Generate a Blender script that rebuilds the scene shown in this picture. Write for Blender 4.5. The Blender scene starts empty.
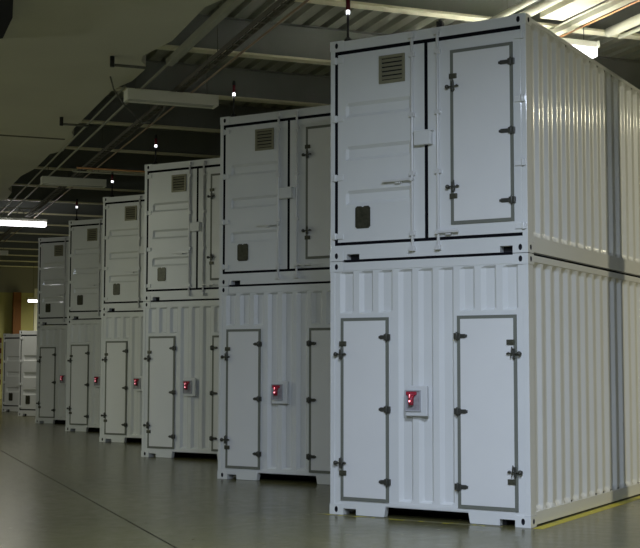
import bpy, bmesh, math, random
from mathutils import Vector, Matrix
random.seed(7)
SC = bpy.context.scene
COL = SC.collection

# ------------------------------------------------------------------ building frame
CAM = Vector((7.2695, -12.4501, 1.6855))
A = Vector((-0.78292, 0.62213, 0))      # along the aisle, away from the camera
B = Vector((0.62213, 0.78292, 0))       # across the aisle, to the right
ROT = math.atan2(B.y, B.x)

def P(u, v, z=0.0):
    return Vector((CAM.x + A.x*u + B.x*v, CAM.y + A.y*u + B.y*v, z))

# ------------------------------------------------------------------ materials
def new_mat(name):
    m = bpy.data.materials.new(name); m.use_nodes = True
    nt = m.node_tree
    return m, nt, nt.nodes['Principled BSDF']

def mat(name, col, rough=0.5, metal=0.0, var=0.0, scale=3.0, bump=0.0, bscale=40.0, col2=None, spec=None):
    m, nt, b = new_mat(name)
    b.inputs['Base Color'].default_value = (*col, 1)
    b.inputs['Roughness'].default_value = rough
    b.inputs['Metallic'].default_value = metal
    if spec is not None: b.inputs['Specular IOR Level'].default_value = spec
    if var or col2:
        tc = nt.nodes.new('ShaderNodeTexCoord')
        n = nt.nodes.new('ShaderNodeTexNoise'); n.inputs['Scale'].default_value = scale
        n.inputs['Detail'].default_value = 6
        r = nt.nodes.new('ShaderNodeValToRGB')
        r.color_ramp.elements[0].position = 0.3; r.color_ramp.elements[1].position = 0.7
        c2 = col2 or tuple(c*(1-var) for c in col)
        r.color_ramp.elements[0].color = (*c2, 1); r.color_ramp.elements[1].color = (*col, 1)
        nt.links.new(tc.outputs['Object'], n.inputs['Vector'])
        nt.links.new(n.outputs['Fac'], r.inputs['Fac'])
        nt.links.new(r.outputs['Color'], b.inputs['Base Color'])
    if bump:
        tc = nt.nodes.new('ShaderNodeTexCoord')
        n = nt.nodes.new('ShaderNodeTexNoise'); n.inputs['Scale'].default_value = bscale
        n.inputs['Detail'].default_value = 3
        bp = nt.nodes.new('ShaderNodeBump'); bp.inputs['Strength'].default_value = bump
        bp.inputs['Distance'].default_value = 0.01
        nt.links.new(tc.outputs['Object'], n.inputs['Vector'])
        nt.links.new(n.outputs['Fac'], bp.inputs['Height'])
        nt.links.new(bp.outputs['Normal'], b.inputs['Normal'])
    return m

def emit(name, col, s):
    m, nt, b = new_mat(name)
    b.inputs['Base Color'].default_value = (*col, 1)
    b.inputs['Emission Color'].default_value = (*col, 1)
    b.inputs['Emission Strength'].default_value = s
    return m

WHITE = mat('white_container_paint', (0.78, 0.79, 0.79), 0.40, var=0.05, scale=1.3, bump=0.05, bscale=5)
_b = WHITE.node_tree.nodes['Principled BSDF']
_b.inputs['Coat Weight'].default_value = 0.6; _b.inputs['Coat Roughness'].default_value = 0.10
WHITE_D = mat('white_door_panel', (0.80, 0.80, 0.80), 0.4, var=0.03, scale=2.0)
GASKET = mat('grey_rubber_gasket', (0.17, 0.178, 0.15), 0.6)
BLACK = mat('black_seal_and_gap_shade', (0.005, 0.005, 0.008), 0.9, spec=0.15)
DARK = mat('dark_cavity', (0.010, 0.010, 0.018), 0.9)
HINGE = mat('dark_hinge_metal', (0.075, 0.075, 0.065), 0.4, metal=0.4)
BRASS = mat('dull_latch_keeper', (0.10, 0.098, 0.07), 0.45, metal=0.5)
LOUVRE = mat('olive_aluminium_louvre', (0.27, 0.255, 0.17), 0.5, metal=0.2)
PLATE = mat('data_plate_metal', (0.085, 0.083, 0.055), 0.45, metal=0.4, var=0.5, scale=22)
STEELW = mat('galvanised_white_rod', (0.72, 0.72, 0.72), 0.35, metal=0.1)
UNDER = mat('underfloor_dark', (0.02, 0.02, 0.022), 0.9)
ENCL = mat('pale_grey_enclosure', (0.70, 0.71, 0.72), 0.4)
REDP = mat('red_plastic', (0.42, 0.035, 0.06), 0.25)
REDLENS = mat('dark_red_lens', (0.16, 0.01, 0.025), 0.15)
LED = emit('red_led', (1.0, 0.30, 0.36), 2)
LEDW = emit('white_beacon_light', (0.92, 0.94, 1.0), 3.2)
GREYWIN = mat('grey_window_frame', (0.45, 0.46, 0.49), 0.2)
BLKMETAL = mat('black_mast', (0.008, 0.008, 0.01), 0.5)

# floor: polished dark concrete
def floor_mat():
    m, nt, b = new_mat('polished_concrete')
    tc = nt.nodes.new('ShaderNodeTexCoord')
    n1 = nt.nodes.new('ShaderNodeTexNoise'); n1.inputs['Scale'].default_value = 0.35; n1.inputs['Detail'].default_value = 8
    n2 = nt.nodes.new('ShaderNodeTexNoise'); n2.inputs['Scale'].default_value = 6; n2.inputs['Detail'].default_value = 5
    mx = nt.nodes.new('ShaderNodeMix'); mx.data_type = 'FLOAT'; mx.inputs[0].default_value = 0.35
    r = nt.nodes.new('ShaderNodeValToRGB')
    r.color_ramp.elements[0].position = 0.32; r.color_ramp.elements[1].position = 0.68
    r.color_ramp.elements[0].color = (0.085, 0.079, 0.030, 1); r.color_ramp.elements[1].color = (0.185, 0.170, 0.072, 1)
    rr = nt.nodes.new('ShaderNodeMapRange'); rr.inputs['To Min'].default_value = 0.16; rr.inputs['To Max'].default_value = 0.32
    L = nt.links.new
    L(tc.outputs['Object'], n1.inputs['Vector']); L(tc.outputs['Object'], n2.inputs['Vector'])
    L(n1.outputs['Fac'], mx.inputs[2]); L(n2.outputs['Fac'], mx.inputs[3])
    L(mx.outputs[0], r.inputs['Fac']); L(r.outputs['Color'], b.inputs['Base Color'])
    L(n2.outputs['Fac'], rr.inputs['Value']); L(rr.outputs[0], b.inputs['Roughness'])
    bp = nt.nodes.new('ShaderNodeBump'); bp.inputs['Strength'].default_value = 0.08; bp.inputs['Distance'].default_value = 0.01
    L(n2.outputs['Fac'], bp.inputs['Height']); L(bp.outputs['Normal'], b.inputs['Normal'])
    return m
FLOOR = floor_mat()
JOINT = mat('floor_joint_filler', (0.048, 0.045, 0.03), 0.7, var=0.5, scale=1.5)

def tape_mat(name, thr):
    m, nt, b = new_mat(name)
    tc = nt.nodes.new('ShaderNodeTexCoord')
    n = nt.nodes.new('ShaderNodeTexNoise'); n.inputs['Scale'].default_value = 7; n.inputs['Detail'].default_value = 6
    r = nt.nodes.new('ShaderNodeValToRGB')
    r.color_ramp.elements[0].position = thr-0.05; r.color_ramp.elements[1].position = thr+0.05
    r.color_ramp.elements[0].color = (0.16, 0.15, 0.085, 1); r.color_ramp.elements[1].color = (0.46, 0.40, 0.02, 1)
    nt.links.new(tc.outputs['Object'], n.inputs['Vector']); nt.links.new(n.outputs['Fac'], r.inputs['Fac'])
    nt.links.new(r.outputs['Color'], b.inputs['Base Color']); b.inputs['Roughness'].default_value = 0.45
    return m
TAPE = tape_mat('yellow_floor_paint', 0.36)
TAPE_WORN = tape_mat('worn_yellow_floor_paint', 0.57)

SOFFIT = mat('beige_soffit_board', (0.74, 0.73, 0.62), 0.75, var=0.10, scale=0.5)
DECK = mat('painted_roof_deck', (0.37, 0.38, 0.32), 0.6, var=0.15, scale=1.5)
BEAM = mat('shaded_roof_beam', (0.22, 0.23, 0.215), 0.55, var=0.1, scale=2)  # shade on the beam webs put into the colour
FLANGE = mat('lit_cream', (0.86, 0.83, 0.62), 0.5)  # light from below put into the colour of the beam undersides
TRAY = mat('brown_grey_tray', (0.16, 0.15, 0.12), 0.6, metal=0.2)
PIPE = mat('grey_green_conduit', (0.36, 0.36, 0.28), 0.5)
PALEPIPE = mat('pale_pipe', (0.66, 0.65, 0.52), 0.45)
ORANGE = mat('orange_conduit', (0.60, 0.30, 0.13), 0.5)
LAMPBODY = mat('lamp_housing', (0.86, 0.86, 0.76), 0.4)
TUBE_ON = emit('lit_tube', (0.97, 0.95, 0.98), 4.5)
TUBE_OFF = mat('unlit_tube', (0.6, 0.6, 0.55), 0.3)
WALL = mat('yellow_green_wall', (0.50, 0.48, 0.20), 0.8, var=0.15, scale=0.6)
WALLG = mat('grey_wall', (0.30, 0.30, 0.26), 0.8, var=0.1, scale=0.6)
BROWN = mat('brown_column', (0.22, 0.085, 0.02), 0.6)
CABLE = mat('grey_cable', (0.16, 0.16, 0.14), 0.6)
STRIPR = mat('barrier_red', (0.22, 0.02, 0.025), 0.5)
STRIPW = mat('barrier_white', (0.60, 0.52, 0.50), 0.5)
GREYBOX = mat('grey_blue_panel', (0.42, 0.44, 0.47), 0.5)

# ------------------------------------------------------------------ mesh helpers
class MB:
    def __init__(s): s.bm = bmesh.new()
    def quad(s, *pts, mi=0):
        f = s.bm.faces.new([s.bm.verts.new(p) for p in pts]); f.material_index = mi; return f
    def box(s, x0, x1, y0, y1, z0, z1, mi=0):
        v = [s.bm.verts.new(p) for p in ((x0,y0,z0),(x1,y0,z0),(x1,y1,z0),(x0,y1,z0),(x0,y0,z1),(x1,y0,z1),(x1,y1,z1),(x0,y1,z1))]
        for q in ((3,2,1,0),(4,5,6,7),(0,1,5,4),(1,2,6,5),(2,3,7,6),(3,0,4,7)):
            s.bm.faces.new([v[i] for i in q]).material_index = mi
        return s
    def cyl(s, p0, p1, r, n=12, r2=None, mi=0):
        p0 = Vector(p0); p1 = Vector(p1); d = (p1-p0).normalized(); r2 = r if r2 is None else r2
        t = Vector((1,0,0)) if abs(d.x) < 0.9 else Vector((0,1,0))
        e = d.cross(t).normalized(); g = d.cross(e)
        a = [s.bm.verts.new(p0+(e*math.cos(2*math.pi*i/n)+g*math.sin(2*math.pi*i/n))*r) for i in range(n)]
        b = [s.bm.verts.new(p1+(e*math.cos(2*math.pi*i/n)+g*math.sin(2*math.pi*i/n))*r2) for i in range(n)]
        for i in range(n):
            f = s.bm.faces.new((a[i], a[(i+1)%n], b[(i+1)%n], b[i])); f.material_index = mi; f.smooth = True
        s.bm.faces.new(list(reversed(a))).material_index = mi; s.bm.faces.new(b).material_index = mi
        return s
    def tube(s, pts, r, n=8):
        for a, b in zip(pts[:-1], pts[1:]): s.cyl(a, b, r, n)
        for p in pts[1:-1]: s.ball(p, r, n)
        return s
    def ball(s, c, r, n=10):
        m = bmesh.ops.create_uvsphere(s.bm, u_segments=n, v_segments=max(6, n//2+2), radius=r, matrix=Matrix.Translation(c))
        for v in m['verts']:
            for f in v.link_faces: f.smooth = True
        return s
    def prism(s, poly, z0, z1, mi=0):
        b = [s.bm.verts.new((x, y, z0)) for x, y in poly]; t = [s.bm.verts.new((x, y, z1)) for x, y in poly]
        n = len(poly)
        for i in range(n): s.bm.faces.new((b[i], b[(i+1)%n], t[(i+1)%n], t[i])).material_index = mi
        s.bm.faces.new(list(reversed(b))).material_index = mi; s.bm.faces.new(t).material_index = mi
        return s
    def frame(s, x0, x1, z0, z1, w, y0, y1, mi=0):
        s.box(x0, x1, y0, y1, z0, z0+w, mi); s.box(x0, x1, y0, y1, z1-w, z1, mi)
        s.box(x0, x0+w, y0, y1, z0+w, z1-w, mi); s.box(x1-w, x1, y0, y1, z0+w, z1-w, mi); return s
    def build(s, name, mats, parent=None, bevel=0.0, recalc=True):
        if recalc: bmesh.ops.recalc_face_normals(s.bm, faces=s.bm.faces)
        me = bpy.data.meshes.new(name); s.bm.to_mesh(me); s.bm.free()
        for m in (mats if isinstance(mats, (list, tuple)) else [mats]): me.materials.append(m)
        o = bpy.data.objects.new(name, me); COL.objects.link(o)
        if parent: o.parent = parent
        if bevel:
            b = o.modifiers.new('bevel', 'BEVEL'); b.width = bevel; b.segments = 2; b.limit_method = 'ANGLE'; b.angle_limit = 0.7
        return o

def tag(o, label=None, cat=None, group=None, kind=None):
    if label: o['label'] = label
    if cat: o['category'] = cat
    if group: o['group'] = group
    if kind: o['kind'] = kind
    return o

def empty(name, loc=(0,0,0), rz=0.0):
    o = bpy.data.objects.new(name, None); COL.objects.link(o); o.location = loc; o.rotation_euler = (0,0,rz)
    o.empty_display_size = 0.3
    return o

def copy_tree(o, parent=None):
    c = o.copy(); COL.objects.link(c)
    if parent: c.parent = parent
    for ch in list(o.children): copy_tree(ch, c)
    return c

def place(o, u, v, z=0.0):
    o.location = P(u, v, z); o.rotation_euler = (0, 0, ROT); return o

# ------------------------------------------------------------------ containers
W, LEN = 2.438, 6.058
HL, HU = 2.898, 2.600
UZ = 2.905

def pan_panel(x0, x1, z0, z1, pans, depth, to):
    """sheet with pressed pans: pans = (xl, sl, flat, sr, zlo, zhi, ez); to maps (x, depth, z) to a point"""
    xs = {x0, x1}; zs = {z0, z1}
    for xl, sl, fl, sr, zl, zh, ez in pans:
        xs |= {xl, xl+sl, xl+sl+fl, xl+sl+fl+sr}; zs |= {zl, zl+ez, zh-ez, zh}
    xs = sorted(xs); zs = sorted(zs); e = 1e-6
    m = MB(); g = {}
    for i, x in enumerate(xs):
        for k, z in enumerate(zs):
            d = 0.0
            for xl, sl, fl, sr, zl, zh, ez in pans:
                if xl+sl-e <= x <= xl+sl+fl+e and zl+ez-e <= z <= zh-ez+e: d = depth
            g[i, k] = m.bm.verts.new(to(x, d, z))
    for i in range(len(xs)-1):
        for k in range(len(zs)-1):
            m.bm.faces.new((g[i,k], g[i+1,k], g[i+1,k+1], g[i,k+1]))
    return m

def casting(x0, x1, y0, y1, z0, z1, front, sidex, parent):
    """corner casting with oval holes on its front face and on its side face"""
    m = MB()
    cx, cz = (x0+x1)/2, (z0+z1)/2
    def face(c, ex, ez, hx, hz, n, rx, rz, ni=16):
        c = Vector(c); ex = Vector(ex); ez = Vector(ez); n = Vector(n)
        outer, inner, deep = [], [], []
        for i in range(ni):
            a = 2*math.pi*(i+0.5)/ni; ca, sa = math.cos(a), math.sin(a)
            k = min(hx/abs(ca), hz/abs(sa))
            outer.append(m.bm.verts.new(c+ex*ca*k+ez*sa*k))
            inner.append(m.bm.verts.new(c+ex*ca*rx+ez*sa*rz))
            deep.append(m.bm.verts.new(c+ex*ca*rx+ez*sa*rz-n*0.035))
        for i in range(ni):
            j = (i+1) % ni
            m.bm.faces.new((outer[i], outer[j], inner[j], inner[i]))
            m.bm.faces.new((inner[i], inner[j], deep[j], deep[i])).material_index = 1
        m.bm.faces.new(deep).material_index = 1  # hole walls and cap coloured dark for the shade inside
    yf = y0 if front else y1; ny = -1 if front else 1
    yb = y1 if front else y0
    xf = x1 if sidex > 0 else x0; xb = x0 if sidex > 0 else x1
    cy = (y0+y1)/2
    face((cx, yf, cz), (1,0,0), (0,0,1), (x1-x0)/2, (z1-z0)/2, (0,ny,0), 0.021, 0.034)
    face((xf, cy, cz), (0,1,0), (0,0,1), (y1-y0)/2, (z1-z0)/2, (sidex,0,0), 0.026, 0.030)
    m.quad((x0,y0,z0),(x1,y0,z0),(x1,y1,z0),(x0,y1,z0)); m.quad((x0,y0,z1),(x1,y0,z1),(x1,y1,z1),(x0,y1,z1))
    m.quad((x0,yb,z0),(x1,yb,z0),(x1,yb,z1),(x0,yb,z1)); m.quad((xb,y0,z0),(xb,y1,z0),(xb,y1,z1),(xb,y0,z1))
    return m.build('corner_casting', [WHITE, DARK], parent, recalc=False)

def shell(root, H, top_rail, bot_rail, tunnel):
    """posts, castings, rails, side, back, roof and floor common to both container kinds"""
    for sx in (0, 1):
        for sy in (0, 1):
            x0, x1 = (-0.004, 0.172) if sx == 0 else (W-0.172, W+0.004)
            y0, y1 = (-0.006, 0.160) if sy == 0 else (LEN-0.160, LEN+0.006)
            for z0 in (0.0, H-0.118):
                casting(x0, x1, y0, y1, z0, z0+0.118, sy == 0, 1 if sx else -1, root)
    for sx in (0, 1):
        a, b = (0.0, 0.06) if sx == 0 else (W-0.06, W)
        for sy in (0, 1):
            y0, y1 = (0.0, 0.15) if sy == 0 else (LEN-0.15, LEN)
            MB().box(a, b, y0, y1, 0.118, H-0.118).build('corner_post', WHITE, root, 0.004)
        a, b = (0.004, 0.07) if sx == 0 else (W-0.07, W-0.004)
        MB().box(a, b, 0.16, LEN-0.16, H-top_rail, H-0.012).build('top_side_rail', WHITE, root, 0.004)
        MB().box(a, b, 0.16, LEN-0.16, 0.014, bot_rail).build('bottom_side_rail', WHITE, root, 0.004)
        pans = []
        n = 20; pitch = (LEN-0.30)/n
        for i in range(n):
            xl = 0.15+0.035+i*pitch
            pans.append((xl, 0.066, 0.088, 0.066, bot_rail+0.003, H-top_rail-0.003, 0.05))
        if sx: m = pan_panel(0.14, LEN-0.14, bot_rail-0.01, H-top_rail+0.01, pans, 0.036, lambda x, d, z: (W-0.010-d, x, z))
        else: m = pan_panel(0.14, LEN-0.14, bot_rail-0.01, H-top_rail+0.01, pans, 0.036, lambda x, d, z: (0.010+d, x, z))
        sp = m.build('side_panel', WHITE, root)
        for f in sp.data.polygons: f.use_smooth = True
        bv = sp.modifiers.new('bevel', 'BEVEL'); bv.width = 0.026; bv.segments = 3; bv.limit_method = 'ANGLE'; bv.angle_limit = 0.3; bv.harden_normals = True
    # back end
    pans = [(0.12+i*0.245, 0.05, 0.09, 0.05, 0.19, H-0.14, 0.03) for i in range(9)]
    pan_panel(0.05, W-0.05, 0.12, H-0.10, pans, 0.036, lambda x, d, z: (x, LEN-0.01-d, z)).build('back_panel', WHITE, root)
    MB().box(0.172, W-0.172, LEN-0.10, LEN, H-0.12, H-0.012).build('back_header', WHITE, root, 0.004)
    MB().box(0.172, W-0.172, LEN-0.10, LEN, 0.014, 0.17).build('back_sill', WHITE, root, 0.004)
    pans = [(0.20+i*0.28, 0.05, 0.12, 0.05, 0.10, W-0.10, 0.03) for i in range(20)]
    pan_panel(0.05, LEN-0.05, 0.03, W-0.03, pans, 0.02, lambda x, d, z: (z, x, H-0.020-d)).build('roof_panel', WHITE, root)
    m = MB().box(0.03, W-0.03, 0.02, LEN-0.02, 0.135, 0.16)
    for i in range(10): m.box(0.07, W-0.07, 0.5+i*0.55, 0.56+i*0.55, 0.02, 0.134)
    m.build('floor_panel', UNDER, root)

def hinge(parent, xa, xb, z, knuckle_left, name='hinge'):
    m = MB(); h = 0.030; mid = xb if not knuckle_left else xa
    m.box(xa, xb, -0.030, -0.006, z-h*0.75, z+h*0.75)
    if knuckle_left:
        m.box(xa, xa+0.075, -0.036, -0.006, z-h*1.15, z+h*1.15); m.cyl((xa+0.04,-0.036,z-0.045),(xa+0.04,-0.036,z+0.045),0.013)
        m.cyl((xb,-0.018,z-0.0),(xb+0.018,-0.018,z),0.016)
    else:
        m.box(xb-0.075, xb, -0.036, -0.006, z-h*1.15, z+h*1.15); m.cyl((xb-0.04,-0.036,z-0.045),(xb-0.04,-0.036,z+0.045),0.013)
        m.cyl((xa,-0.018,z),(xa-0.018,-0.018,z),0.016)
    return m.build(name, HINGE, parent, 0.005)

def latch(parent, x, z, out):
    """cam latch: round knob outside the frame (side out), arm over the gasket, cross-shaped handle"""
    m = MB()
    m.ball((x+out*0.062, -0.038, z), 0.025, 12)
    m.cyl((x+out*0.062, -0.002, z), (x+out*0.062, -0.045, z), 0.018)
    m.cyl((x+out*0.06, -0.042, z), (x-out*0.080, -0.042, z), 0.0085)
    m.box(x-0.012, x+0.012, -0.046, -0.004, z-0.055, z+0.055)
    m.cyl((x-out*0.030, -0.046, z-0.045), (x-out*0.016, -0.046, z+0.072), 0.0075)
    m.ball((x-out*0.058, -0.042, z+0.004), 0.014, 10)
    return m.build('latch', HINGE, parent, 0.003)

def keeper(parent, x, z):
    m = MB().box(x-0.045, x+0.045, -0.030, -0.006, z-0.028, z+0.028)
    m.cyl((x+0.025,-0.03,z),(x+0.025,-0.038,z),0.010).cyl((x-0.025,-0.03,z),(x-0.025,-0.038,z),0.010)
    return m.build('latch_keeper', BRASS, parent, 0.004)

def access_door(root, x0, x1, z0, z1, name='access_door'):
    d = MB().box(x0+0.036, x1-0.036, -0.014, 0.0, z0+0.036, z1-0.036).build(name, WHITE_D, root, 0.003)
    MB().frame(x0, x1, z0, z1, 0.0365, -0.0145, -0.0005).build('gasket', GASKET, d)
    return d

def sill_profile(m, xa, xb, zlo, zhi, y0, y1, notches):
    """bar xa..xb, zlo..zhi seen from the front, with notches (na, nb, ztop, chamfer) in its lower edge"""
    out = [(xa, zlo)]
    for na, nb, zt, ch in sorted(notches):
        out += [(na, zlo), (na+ch, zt), (nb-ch, zt), (nb, zlo)]
    out.append((xb, zlo))
    q = lambda *p: m.quad(*p)
    for (xl, zl), (xr, zr) in zip(out[:-1], out[1:]):
        q((xl,y0,zl),(xr,y0,zr),(xr,y1,zr),(xl,y1,zl))                    # underside or notch wall
        if xr-xl > 1e-6:
            q((xl,y0,zl),(xr,y0,zr),(xr,y0,zhi),(xl,y0,zhi)); q((xl,y1,zl),(xr,y1,zr),(xr,y1,zhi),(xl,y1,zhi))
            q((xl,y0,zhi),(xr,y0,zhi),(xr,y1,zhi),(xl,y1,zhi))
    q((xa,y0,zlo),(xa,y1,zlo),(xa,y1,zhi),(xa,y0,zhi)); q((xb,y0,zlo),(xb,y1,zlo),(xb,y1,zhi),(xb,y0,zhi))
    bmesh.ops.remove_doubles(m.bm, verts=m.bm.verts, dist=1e-5)
    return m

def alarm_box(root):
    dx = 0.030
    e = MB()
    e.box(0.966+dx, 1.252+dx*0.3, -0.050, -0.001, 1.140, 1.475)
    o = e.build('alarm_box', ENCL, root, 0.008); o['label'] = 'pale grey alarm box with a glowing red beacon'
    MB().frame(0.966+dx, 1.160+dx, 1.190, 1.428, 0.014, -0.066, -0.049).build('window_frame', GREYWIN, o, 0.003)
    MB().box(0.978+dx, 1.148+dx, -0.054, -0.049, 1.202, 1.416).build('window_back', mat_win, o)
    MB().box(0.985+dx, 1.110+dx, -0.074, -0.053, 1.372, 1.410).build('red_hood', REDP, o, 0.003)
    MB().cyl((1.050+dx,-0.054,1.372),(1.050+dx,-0.086,1.352),0.036).cyl((1.050+dx,-0.080,1.262),(1.050+dx,-0.080,1.365),0.030).build('red_beacon', REDP, o)
    m = MB(); m.ball((1.046+dx,-0.108,1.306),0.011,12); m.cyl((1.044+dx,-0.105,1.345),(1.047+dx,-0.108,1.380),0.004)
    m.build('led', LED, o)
    return o
mat_win = mat('dim_red_window', (0.42, 0.40, 0.43), 0.25, var=0.3, scale=20)

def make_lower():
    root = empty('shipping_container')
    shell(root, HL, 0.085, 0.155, True)
    L = [0.127+0.2517*i for i in range(9)]
    pans = []
    for i, xl in enumerate(L):
        lo = 0.185 if 3 <= i <= 5 else 2.295
        pans.append((xl, 0.048, 0.098, 0.034, lo, 2.780, 0.026))
    pan_panel(0.055, W-0.055, 0.116, 2.81, pans, 0.038, lambda x, d, z: (x, 0.006+d, z)).build('front_panel', WHITE, root)
    MB().box(0.172, W-0.172, 0.0, 0.10, 2.79, HL-0.012).build('header', WHITE, root, 0.004)
    s = MB()
    sill_profile(s, 0.172, W-0.172, 0.004, 0.165, 0.0, 0.08,
                 [(0.174, 0.340, 0.072, 0.0), (0.700, 1.745, 0.128, 0.022), (2.088, 2.262, 0.072, 0.0)])
    s.build('sill', WHITE, root)
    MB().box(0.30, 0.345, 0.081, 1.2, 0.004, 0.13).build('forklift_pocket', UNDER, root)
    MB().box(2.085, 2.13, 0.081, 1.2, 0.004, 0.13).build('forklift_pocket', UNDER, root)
    # left door: hinges on its right edge; right door: hinges on its left edge
    d = access_door(root, 0.147, 0.765, 0.168, 2.243)
    for z in (2.018, 1.206, 0.396): hinge(d, 0.665, 0.790, z, False)
    for z in (1.828, 0.588): latch(d, 0.152, z, -1)
    for z in (1.948, 0.474): keeper(d, 0.178, z)
    d = access_door(root, 1.612, 2.304, 0.162, 2.243)
    for z in (2.020, 1.202, 0.390): hinge(d, 1.578, 1.715, z, True)
    for z in (1.827, 0.574): latch(d, 2.278, z, 1)
    for z in (1.948, 0.470): keeper(d, 2.238, z)
    alarm_box(root)
    return root

def rod(parent, x, handle_z, hx0, hx1, H):
    m = MB().cyl((x, -0.022, 0.085), (x, -0.022, H-0.055), 0.017)
    for z in (0.10, H-0.075): m.box(x-0.030, x+0.030, -0.058, -0.001, z-0.028, z+0.028)
    for z in (0.27, 0.95, 1.62, H-0.29): m.box(x-0.034, x+0.034, -0.040, -0.001, z-0.025, z+0.025)
    r = m.build('locking_rod', STEELW, parent, 0.003)
    h = MB()
    h.box(min(hx0, hx1), max(hx0, hx1), -0.062, -0.046, handle_z-0.014, handle_z+0.014)
    hm = (hx0+hx1)/2
    h.box(hm-0.03, hm+0.03, -0.046, -0.001, handle_z-0.035, handle_z+0.012)
    h.cyl((x, -0.06, handle_z), (x, -0.02, handle_z), 0.026)
    h.build('rod_handle', STEELW, r, 0.003)
    return r

def make_upper():
    H = HU
    root = empty('shipping_container')
    shell(root, H, 0.062, 0.185, False)
    MB().box(0.172, W-0.172, 0.0, 0.10, H-0.128, H-0.012).box(0.06, 0.173, 0.0, 0.10, H-0.128, H-0.117).box(W-0.173, W-0.06, 0.0, 0.10, H-0.128, H-0.117).build('header', WHITE, root)
    s = MB()
    sill_profile(s, 0.172, W-0.172, 0.012, 0.180, 0.0, 0.10, [(0.220, 0.385, 0.075, 0.0), (2.120, 2.266, 0.080, 0.0)])
    s.box(0.06, 0.173, 0.0, 0.10, 0.117, 0.180).box(W-0.173, W-0.06, 0.0, 0.10, 0.117, 0.180)
    s.build('sill', WHITE, root)
    MB().box(0.175, W-0.175, 0.012, 0.099, -0.010, 0.0115).build('gap_shade', BLACK, root)  # black strip paints the shade in the gap under the upper container
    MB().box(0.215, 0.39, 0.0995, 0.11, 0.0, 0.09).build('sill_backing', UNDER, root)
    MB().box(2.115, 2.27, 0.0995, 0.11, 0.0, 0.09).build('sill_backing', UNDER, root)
    ZB, ZT = 0.216, 2.428
    tabs = ((2.32, 2.40), (1.628, 1.71), (0.932, 1.012), (0.250, 0.324))
    # ---- left cargo door with three pressed grooves
    pans = [(0.205, 0.03, 0.78, 0.03, zc-0.17, zc, 0.038) for zc in (1.845, 1.335, 0.815)]
    m = pan_panel(0.101, 1.223, ZB, ZT, pans, 0.030, lambda x, d, z: (x, 0.0+d, z))
    m.box(0.101, 1.223, 0.040, 0.055, ZB, ZT)
    m.quad((0.101,0,ZB),(0.101,0.04,ZB),(0.101,0.04,ZT),(0.101,0,ZT)); m.quad((1.223,0,ZB),(1.223,0.04,ZB),(1.223,0.04,ZT),(1.223,0,ZT))
    m.quad((0.101,0,ZB),(1.223,0,ZB),(1.223,0.04,ZB),(0.101,0.04,ZB)); m.quad((0.101,0,ZT),(1.223,0,ZT),(1.223,0.04,ZT),(0.101,0.04,ZT))
    ld = m.build('cargo_door', WHITE, root)
    rd = MB().box(1.264, 2.379, 0.0, 0.055, ZB, ZT).build('cargo_door', WHITE, root, 0.004)
    for d, xa, xb, out in ((ld, 0.030, 0.175, 0), (rd, 2.305, 2.428, 1)):
        for z0, z1 in tabs:
            t = MB().box(xa, xb, -0.018, 0.0, z0+0.006, z1-0.006)
            xk = 0.072 if out == 0 else 2.396
            t.cyl((xk, -0.012, z0), (xk, -0.012, z1), 0.020).box(min(xk-0.02, xk+0.02), max(xk-0.02, xk+0.02), -0.012, 0.03, z0, z1)
            t.build('hinge_tab', WHITE, d, 0.003)
    # black weather seal filling the gaps
    b = MB()
    b.box(0.0605, W-0.0605, 0.002, 0.045, ZT, H-0.129); b.box(0.0605, W-0.0605, 0.002, 0.045, 0.181, ZB)
    b.box(0.0605, 0.1005, 0.002, 0.045, ZB, ZT); b.box(2.3795, W-0.0605, 0.002, 0.045, ZB, ZT)
    b.box(1.2235, 1.2635, 0.002, 0.045, ZB, ZT)
    b.build('weather_seal', BLACK, root)
    # vent, data plate, rods
    vt = MB().frame(0.652, 0.984, 2.022, 2.346, 0.034, -0.022, -0.0005).build('vent', LOUVRE, ld, 0.003)
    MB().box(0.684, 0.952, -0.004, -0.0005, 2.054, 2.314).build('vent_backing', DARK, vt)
    for i in range(5):
        z = 2.068+i*0.050
        sl = MB(); x0, x1 = 0.686, 0.950
        for a, c in (((-0.020, z), (-0.005, z+0.036)),):
            v = [(x0,a[0],a[1]),(x1,a[0],a[1]),(x1,c[0],c[1]),(x0,c[0],c[1])]
            w = [(p[0],p[1]+0.002,p[2]-0.003) for p in v]
            sl.quad(*v); sl.quad(*w)
            for k in range(4): sl.quad(v[k], v[(k+1)%4], w[(k+1)%4], w[k])
        sl.build('louvre_blade', LOUVRE, vt)
    pl = MB(); xa, xb, za, zb, c = 0.336, 0.530, 0.367, 0.624, 0.022
    poly = [(xa+c,za),(xb-c,za),(xb,za+c),(xb,zb-c),(xb-c,zb),(xb-0.078,zb),(xb-0.09,zb-0.012),(xa+0.09,zb-0.012),(xa+0.078,zb),(xa+c,zb),(xa,zb-c),(xa,za+c)]
    f = [pl.bm.verts.new((x,-0.010,z)) for x,z in poly]; k = [pl.bm.verts.new((x,-0.0005,z)) for x,z in poly]
    n = len(poly)
    for i in range(n): pl.bm.faces.new((f[i],f[(i+1)%n],k[(i+1)%n],k[i]))
    pl.bm.faces.new(list(reversed(f))); pl.bm.faces.new(k)
    pl.build('data_plate', PLATE, ld)
    rod(ld, 1.078, 0.885, 0.715, 1.085, H)
    rod(rd, 1.397, 0.268, 1.655, 1.390, H)
    MB().box(1.122, 1.331, -0.075, -0.0005, 1.258, 1.416).box(1.110, 1.345, -0.078, -0.0005, 1.405, 1.424).build('lock_box', WHITE, rd, 0.006)
    # grey-framed access door let into the right cargo door
    d = access_door(root, 1.548, 2.290, 0.345, 2.300)
    for z in (2.085, 1.330, 0.572): hinge(d, 2.145, 2.312, z, False)
    for z in (1.884, 0.764): latch(d, 1.580, z, -1)
    for z in (2.003, 0.660): keeper(d, 1.584, z)
    return root

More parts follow.
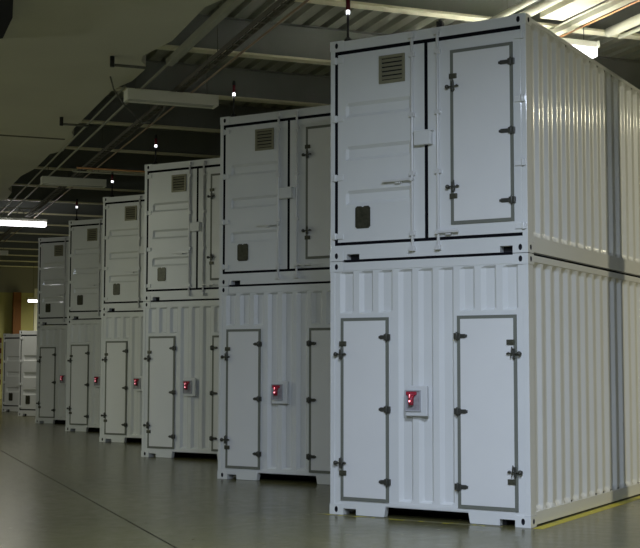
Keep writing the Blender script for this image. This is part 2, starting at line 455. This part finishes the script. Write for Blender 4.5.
OFF = [(0.0, 0.0), (-3.702, 2.981), (-7.544, 5.925), (-11.246, 9.035), (-15.029, 12.080), (-18.860, 14.986)]
NM = ['nearest stack', 'second stack', 'third stack', 'fourth stack', 'fifth stack', 'sixth farthest stack']
EX = ['with long corrugated side in view', 'half hidden by the nearest stack', 'third along the row', 'brighter than the stack behind it', 'in the dim part of the row', 'narrowest in view, beside the single far containers']
low = make_lower(); up = make_upper()
for i, (x, y) in enumerate(OFF):
    a = low if i == 0 else copy_tree(low)
    b = up if i == 0 else copy_tree(up)
    a.location = (x, y, 0); b.location = (x, y, UZ)
    tag(a, 'white corrugated bottom container with two narrow doors, in the %s' % NM[i], 'container', 'bottom containers of the stacks')
    tag(b, 'white top container with vent grille and double doors, on the %s' % NM[i], 'container', 'top containers of the stacks')
# two single containers at the far end, doors like the upper ones
for k, (u, v, lab) in enumerate(((43.05, 5.42, 'bright cream single container with dark plate, just beyond the sixth stack'),
                                 (47.5, 5.39, 'dull grey single container at far left, behind the bright cream one'))):
    c = copy_tree(up); q = P(u, v); c.location = q; c.scale = (1, 1, 1.11)
    for d in c.children:
        for ch in list(d.children):
            if ch.name.startswith('vent'):
                for g in list(ch.children): bpy.data.objects.remove(g)
                bpy.data.objects.remove(ch)
    tag(c, lab, 'container', 'single containers at the far end')

# ------------------------------------------------------------------ beacons on the stacks
def make_beacon():
    r = empty('signal_beacon')
    MB().cyl((0,0,0),(0,0,0.035),0.045,16).cyl((0,0,0.035),(0,0,0.05),0.03,16).build('base', BLKMETAL, r)
    MB().cyl((0,0,0.05),(0,0,0.335),0.015).build('mast', BLKMETAL, r)
    MB().cyl((0,0,0.335),(0,0,0.378),0.022,16).build('white_light', LEDW, r)
    MB().cyl((0,0,0.378),(0,0,0.50),0.026,16).build('red_lens', REDLENS, r)
    MB().cyl((0,0,0.50),(0,0,0.57),0.028,16,0.022).build('cap', BLKMETAL, r)
    return r
bc = make_beacon()
BN = ['nearest stack', 'second stack', 'third stack', 'fourth stack', 'fifth stack']
for i in range(5):
    o = bc if i == 0 else copy_tree(bc)
    o.location = (OFF[i][0]+0.185, OFF[i][1]+0.09, UZ+HU+0.0005)
    tag(o, 'black mast beacon with white light and red lens on the %s' % BN[i], 'beacon', 'beacons on the container stacks')
s = MB().box(-0.035, 0.035, -0.03, 0.03, 0, 0.075); s.cyl((0,0,0.075),(0,0,0.10),0.02).cyl((0,-0.03,0.04),(0,-0.05,0.04),0.018)
s = s.build('sensor', BLKMETAL, None, 0.004); s.location = (1.40, 0.05, UZ+HU-0.012)
tag(s, 'small black sensor on the top front edge of the nearest stack', 'sensor')

# ------------------------------------------------------------------ setting
m = MB().box(-20, 26, -16, 66, -0.2, 0.0).build('floor', FLOOR); place(m, 0, 0); tag(m, kind='structure')
m = MB().box(2.893, 2.912, -10, 60, 0.0, 0.0015).build('trim_1', JOINT); place(m, 0, 0); tag(m, kind='structure')
# floor paint
m = MB().box(W+0.03, W+0.14, -0.02, 7.0, 0.0, 0.002).build('floor_marking', TAPE)
tag(m, 'yellow painted floor line along the side of the nearest stack', 'floor line')
m = MB().box(-0.10, W-0.30, -0.115, -0.035, 0.0, 0.002).build('floor_marking', TAPE_WORN)
tag(m, 'faded yellow floor line in front of the nearest stack', 'floor line')

# ceiling deck with ribs running along the aisle
m = MB()
xs = []
x = -20.0
while x < 26: xs += [(x, 7.06), (x+0.17, 7.06), (x+0.20, 7.135), (x+0.28, 7.135)]; x += 0.31
lo = [m.bm.verts.new((a, -16, z)) for a, z in xs]; hi = [m.bm.verts.new((a, 66, z)) for a, z in xs]
for i in range(len(xs)-1): m.bm.faces.new((lo[i], lo[i+1], hi[i+1], hi[i]))
m.box(-20, 26, -16, 66, 7.14, 7.3)
m = m.build('ceiling', DECK); place(m, 0, 0); tag(m, kind='structure')
def wall(name, x0, x1, y0, y1, z1, mt):
    o = MB().box(x0, x1, y0, y1, 0.0, z1).build(name, mt); place(o, 0, 0); return tag(o, kind='structure')
wall('wall_right', 26, 26.2, -16, 66, 7.3, WALLG)
wall('wall_left', -20.2, -20, -16, 66, 7.3, WALLG)
wall('wall_front', -20, 26, -16.2, -16, 7.3, WALLG)
wall('wall_back', -20, 26, 66, 66.2, 5.5, WALL)
o = MB().box(-20, 26, 66, 66.2, 5.5, 7.3).build('trim_2', WALLG); place(o, 0, 0); tag(o, kind='structure')

# soffit over the aisle
S = [(12.0,4.30),(14.75,4.30),(15.19,4.17),(16.98,4.18),(17.97,3.98),(18.25,4.02),(18.55,4.16),(18.82,4.20),(19.64,4.18),(20.41,4.01),(24.09,3.98),(24.50,4.02),(24.83,4.12),
     (26.66,4.20),(27.15,3.99),(29.21,3.98),(30.59,3.81),(32.99,3.78),(33.6,3.95),(34.99,3.99),(35.4,3.9)]
poly = [(v, u) for u, v in S] + [(-19.9, 35.4), (-19.9, 8.0), (3.9, 8.0)]
m = MB(); m.prism(poly, 6.30, 6.46)
bmesh.ops.triangulate(m.bm, faces=[f for f in m.bm.faces if len(f.verts) > 4])
m = m.build('ceiling', SOFFIT); place(m, 0, 0); tag(m, kind='structure')
m = MB().box(-12, 4.00, 25.20, 25.27, 6.285, 6.2998).build('trim_3', TRAY); place(m, 0, 0); tag(m, kind='structure')

# roof beams
ORD = ['nearest', 'second', 'third', 'fourth', 'fifth', 'sixth', 'seventh', 'eighth', 'ninth', 'tenth', 'eleventh', 'twelfth', 'thirteenth', 'fourteenth', 'fifteenth', 'sixteenth']
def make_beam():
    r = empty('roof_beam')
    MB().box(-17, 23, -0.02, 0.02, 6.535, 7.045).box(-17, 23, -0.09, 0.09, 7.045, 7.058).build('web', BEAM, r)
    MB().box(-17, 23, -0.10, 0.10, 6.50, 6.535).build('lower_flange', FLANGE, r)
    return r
bm0 = make_beam(); first = True; n = 0
for k in range(0, 16):
    u = 15.08+3.09*k
    o = bm0 if first else copy_tree(bm0); first = False
    place(o, u, 0)
    lab = 'steel roof beam with brightly lit lower edge, %s of those visible counting from the front stack' % ORD[k]
    tag(o, lab, 'beam', 'roof beams across the hall')

# ------------------------------------------------------------------ fluorescent fittings
def make_lamp(on):
    r = empty('fluorescent_light')
    h = MB()
    if on: h.box(-0.75, 0.75, -0.12, 0.12, 0.07, 0.16)
    else: h.box(-0.75, 0.75, -0.15, 0.15, 0.03, 0.16).box(-0.75, 0.75, -0.15, -0.142, -0.012, 0.03).box(-0.75, 0.75, 0.142, 0.15, -0.012, 0.03)
    h.build('housing', LAMPBODY, r)
    if on: MB().box(-0.735, 0.735, -0.141, 0.141, -0.06, 0.069).build('lens', TUBE_ON, r, 0.02)
    for y in ((-0.045, 0.045) if not on else ()): MB().cyl((-0.71,y,0.008),(0.71,y,0.008),0.018,10).build('tube', TUBE_ON if on else TUBE_OFF, r)
    for x in (-0.76, 0.736): MB().box(x, x+0.024, -0.152, 0.152, 0.072 if on else -0.014, 0.162).build('end_cap', LAMPBODY, r)
    for x in (-0.6, 0.6): MB().cyl((x,0,0.16),(x,0,1.03),0.006,6).build('hanger', CABLE, r)
    return r
lon = make_lamp(True); loff = make_lamp(False)
place(loff, 19.65, 4.84, 5.99); tag(loff, 'unlit fluorescent light hanging above the gap left of the second stack', 'ceiling light', 'fluorescent lights')
o = copy_tree(loff); place(o, 29.55, 4.91, 5.99); tag(o, 'unlit fluorescent light hanging left of the fourth stack beacon', 'ceiling light', 'fluorescent lights')
place(lon, 38.25, 4.80, 5.99); tag(lon, 'lit fluorescent light glowing white at the left edge of the photo', 'ceiling light', 'fluorescent lights')
o = copy_tree(lon); place(o, 14.55, 8.83, 6.02); tag(o, 'lit fluorescent light peeping over the right side of the nearest stack', 'ceiling light', 'fluorescent lights')
o = copy_tree(loff); place(o, 49.25, 4.93, 5.99); tag(o, 'unlit fluorescent light at far left, beyond the lit one', 'ceiling light', 'fluorescent lights')

# ------------------------------------------------------------------ overhead services (left)
def run(name, mt, v, z, u0, u1, r, label, cat='pipe', group=None):
    o = MB().cyl((0,0,0), (0,u1-u0,0), r, 10).build(name, mt); place(o, u0, v, z); return tag(o, label, cat, group)
o = MB().box(-0.05, 0.05, 0, 11.0, -0.05, 0.05).build('cable_duct', PIPE); place(o, 7.0, 4.39, 6.24); tag(o, 'square grey cable duct sloping into view above the soffit edge', 'cable duct')
run('conduit', PIPE, 4.39, 6.24, 18.0, 46.0, 0.022, 'thin conduit carrying on from the end of the square cable duct', 'conduit')
run('conduit', PIPE, 4.12, 6.26, 19.9, 46.0, 0.018, 'thin conduit running along the jagged soffit edge', 'conduit')
run('conduit', mat('brown_conduit', (0.36,0.27,0.18), 0.5), 5.16, 6.18, 7.0, 46.0, 0.016, 'thin brown conduit right of the ladder cable tray', 'conduit')
t = empty('cable_tray'); place(t, 7.0, 4.94, 6.20); tag(t, 'long brown ladder cable tray under the roof beams at left', 'cable tray')
MB().box(-0.07, -0.06, 0, 39, -0.03, 0.03).build('side_rail', TRAY, t); MB().box(0.06, 0.07, 0, 39, -0.03, 0.03).build('side_rail', TRAY, t)
m = MB()
for k in range(130): m.box(-0.06, 0.06, k*0.3+0.1, k*0.3+0.13, -0.03, -0.015)
m.build('rungs', TRAY, t)['kind'] = 'stuff'
m = MB()
for q in (-0.03, 0.02): m.cyl((q, 0, -0.002), (q, 39, -0.002), 0.013, 6)
m.build('cables', CABLE, t)
for k in range(9): MB().cyl((0.065, 1.5+k*4.5, 0.0), (0.065, 1.5+k*4.5, 0.84), 0.008, 6).build('hanger', CABLE, t)
def world_tube(name, mt, pts, r, label, cat):
    base = P(*pts[0]); 
    q = [Vector((v-pts[0][1], u-pts[0][0], z-pts[0][2])) for u, v, z in pts]
    o = MB().tube(q, r).build(name, mt); o.location = base; o.rotation_euler = (0,0,ROT); return tag(o, label, cat)
world_tube('cable', CABLE, [(19.4,3.78,6.28),(19.98,3.95,6.22),(20.9,4.3,6.19),(21.83,4.71,6.18),(22.0,4.88,6.10),(21.81,5.05,6.10),(20.9,5.0,6.12),(20.14,4.93,6.16)], 0.013,
           'loose grey cable drooping from the soffit edge to the brown tray', 'cable')
for k, (u, v) in enumerate(((18.05, 3.56), (22.9, 3.58))):
    r = empty('sprinkler_pipe'); place(r, u+0.1, v, 6.17)
    MB().cyl((0,0,0),(0.50,0.0,0.0),0.022).build('arm', CABLE, r)
    MB().cyl((0,0,-0.03),(0,0,0.128),0.035,12).build('end_fitting', BLKMETAL, r)
    tag(r, ('short dark pipe arm under the soffit, nearer of two, left of the cable duct', 'short dark pipe arm under the soffit, farther of two, above the dark seam')[k], 'pipe', 'pipe arms under the soffit')
for k, u in enumerate((27.9, 28.45)):
    o = MB().cyl((0,0,0),(6,0,0),0.02,8).build('conduit', ORANGE if k == 0 else PIPE); place(o, u*0.985, 4.63, 6.085)
    tag(o, ('orange conduit crossing left of the third stack', 'dull conduit beside the orange one left of the third stack')[k], 'conduit')
# open web joist near the lit lamp
t = empty('roof_truss'); place(t, 38.2, 0, 0); tag(t, 'dark zigzag roof truss just in front of the lit fluorescent light', 'truss')
MB().cyl((3.0,0,6.18),(5.3,0,6.18),0.02,6).build('bottom_chord', PIPE, t); MB().cyl((3.0,0,6.46),(5.3,0,6.46),0.02,6).build('top_chord', PIPE, t)
m = MB()
for k in range(6): m.cyl((3.05+k*0.38,0,6.18),(3.24+k*0.38,0,6.46),0.013,6).cyl((3.24+k*0.38,0,6.46),(3.43+k*0.38,0,6.18),0.013,6)
m.build('diagonals', PIPE, t)
# dark unit hanging at the top left corner
t = empty('unit_heater'); place(t, 13.5, 1.0, 6.0); tag(t, 'dark boxy unit under the soffit at top left corner of the photo', 'heater')
MB().prism([(-0.9,-1.5),(0.70,-1.5),(0.70,1.2),(0.79,2.0),(0.79,3.05),(0.70,3.15),(-0.9,3.15)], 0.0, 0.30).build('casing', DARK, t)
MB().box(-0.9, 0.80, 3.17, 4.3, 0.12, 0.28).build('outlet', GREYBOX, t)

# ------------------------------------------------------------------ overhead services (right of the nearest stack)
run('pipe', PALEPIPE, 8.03, 6.36, 4.0, 14.9, 0.045, 'pale pipe at top right, leftmost of those above the nearest stack', 'pipe')
run('pipe', PALEPIPE, 8.30, 6.36, 4.0, 14.9, 0.060, 'pale pipe at top right, second from the left above the nearest stack', 'pipe')
o = MB().box(0, 0.35, 0, 10.2, 0, 0.12).build('air_duct', FLANGE); place(o, 4.0, 8.53, 6.34); tag(o, 'flat pale air duct at top right above the nearest stack', 'duct')
run('conduit', PALEPIPE, 8.93, 6.33, 4.0, 15.0, 0.014, 'thin bright conduit along the edge of the flat air duct', 'conduit')
o = MB().box(-0.06, 0.06, 0, 11.0, 0, 0.10).build('cable_duct', PALEPIPE); place(o, 4.0, 9.22, 6.36); tag(o, 'pale square cable duct above an orange pipe at top right', 'cable duct')
run('conduit', ORANGE, 9.30, 6.345, 4.0, 15.0, 0.011, 'orange conduit along the pale square cable duct at top right', 'conduit')
run('pipe', PALEPIPE, 9.84, 6.36, 4.0, 14.55, 0.07, 'thick pale pipe at the right edge of the photo', 'pipe')
run('pipe', PALEPIPE, 10.12, 6.36, 4.0, 14.7, 0.03, 'thinner pale pipe right of the thick one at right edge', 'pipe')

o = MB().box(-0.16, 0.16, -0.2, 0.2, 0, 6.49).build('unseen_column', WALLG); place(o, 13.08, 10.34); tag(o, kind='structure')  # unseen column placed to cast the stripe on the nearest stack's side
# ------------------------------------------------------------------ far end
o = MB().box(-0.2, 0.2, -0.2, 0.2, 0, 5.49).build('column', BROWN); place(o, 65.7, 8.10); tag(o, 'brown column against the yellow back wall at far left', 'column')
o = MB().box(-0.08, 0.08, -0.08, 0.08, 0, 5.49).build('post', PALEPIPE); place(o, 62.0, 8.55); tag(o, 'slim bright post just left of the sixth stack', 'post')
t = empty('pendant_light'); place(t, 60.0, 8.15, 4.72); tag(t, 'small lit lamp hanging left of the sixth stack before the yellow wall', 'ceiling light')
MB().box(-0.25, 0.25, -0.1, 0.1, 0.1, 0.2).build('housing', LAMPBODY, t); MB().box(-0.23, 0.23, -0.09, 0.09, 0.0, 0.099).build('lens', TUBE_ON, t, 0.02)
MB().cyl((0,0,0.2),(0,0,2.3),0.01,6).build('hanger', CABLE, t)
t = empty('barrier'); place(t, 54.0, 5.0); tag(t, 'red and white striped barrier at the left edge beyond the containers', 'barrier')
for k in range(9): MB().box(0, 1.05, -0.03, 0.03, 0.9+k*0.22, 1.12+k*0.22).build('stripe', STRIPR if k % 2 == 0 else STRIPW, t)
for x in (0.05, 0.95): MB().box(x, x+0.06, -0.02, 0.02, 0, 0.9).build('leg', GREYBOX, t)

# ------------------------------------------------------------------ lights
def area(name, u, v, z, sx, sy, power, col, aim=None):
    L = bpy.data.lights.new(name, 'AREA'); L.shape = 'RECTANGLE'; L.size = sx; L.size_y = sy; L.energy = power; L.color = col
    o = bpy.data.objects.new(name, L); COL.objects.link(o); o.location = P(u, v, z)
    if aim:
        d = P(*aim) - o.location; o.rotation_euler = d.to_track_quat('-Z', 'Y').to_euler()
    else: o.rotation_euler = (0, 0, ROT)
    return o
YG = (1.0, 0.92, 0.63); CO = (0.70, 0.81, 1.0); NE = (1.0, 0.98, 0.84)
area('lamp_right', 11.0, 16.8, 6.45, 1.4, 0.3, 450, YG)
area('lamp_front', 5.0, 3.2, 6.1, 1.4, 0.3, 540, CO)
area('fill_behind', 0.0, -2.0, 6.1, 1.4, 0.3, 1000, CO)  # unseen cool fill added to light the stack fronts
area('lamp_aisle', 24.3, -4.5, 6.1, 1.4, 0.3, 170, (0.95, 1.0, 0.74))
area('lamp_lit_far', 41.6, 4.7, 6.15, 1.4, 0.5, 65, NE)
area('lamp_lit_right', 14.55, 8.83, 5.93, 1.4, 0.2, 90, NE)
area('lamp_back', 59.0, 14.0, 5.0, 3, 1.0, 1000, (1.0, 0.97, 0.78))
L = bpy.data.lights.new('soffit_fill', 'POINT'); L.energy = 400; L.color = (0.95, 1.0, 0.90); L.shadow_soft_size = 0.25
o = bpy.data.objects.new('soffit_fill', L); COL.objects.link(o); o.location = P(24.4, -9.0, 4.6)  # unseen point light added to brighten the soffit
w = bpy.data.worlds.new('World'); SC.world = w; w.use_nodes = True
w.node_tree.nodes['Background'].inputs[0].default_value = (0.02, 0.02, 0.02, 1)
w.node_tree.nodes['Background'].inputs[1].default_value = 1.0

# ------------------------------------------------------------------ camera
cd = bpy.data.cameras.new('camera'); cam = bpy.data.objects.new('camera', cd); COL.objects.link(cam)
cd.sensor_fit = 'HORIZONTAL'; cd.sensor_width = 36.0; cd.lens = 1240.8*36/640; cd.clip_end = 300
R = Vector((0.8593666, 0.5113572, 0.0016830)); U = Vector((0.0365852, -0.0647659, 0.9972296)); F = Vector((-0.5100495, 0.8569243, 0.0743657))
M = Matrix(((R.x, U.x, -F.x, CAM.x), (R.y, U.y, -F.y, CAM.y), (R.z, U.z, -F.z, CAM.z), (0, 0, 0, 1)))
cam.matrix_world = M
SC.camera = cam
vs = SC.view_settings
vs.view_transform = 'Standard'; vs.look = 'None'; vs.gamma = 1.0; vs.use_curve_mapping = False; vs.exposure = 0.4
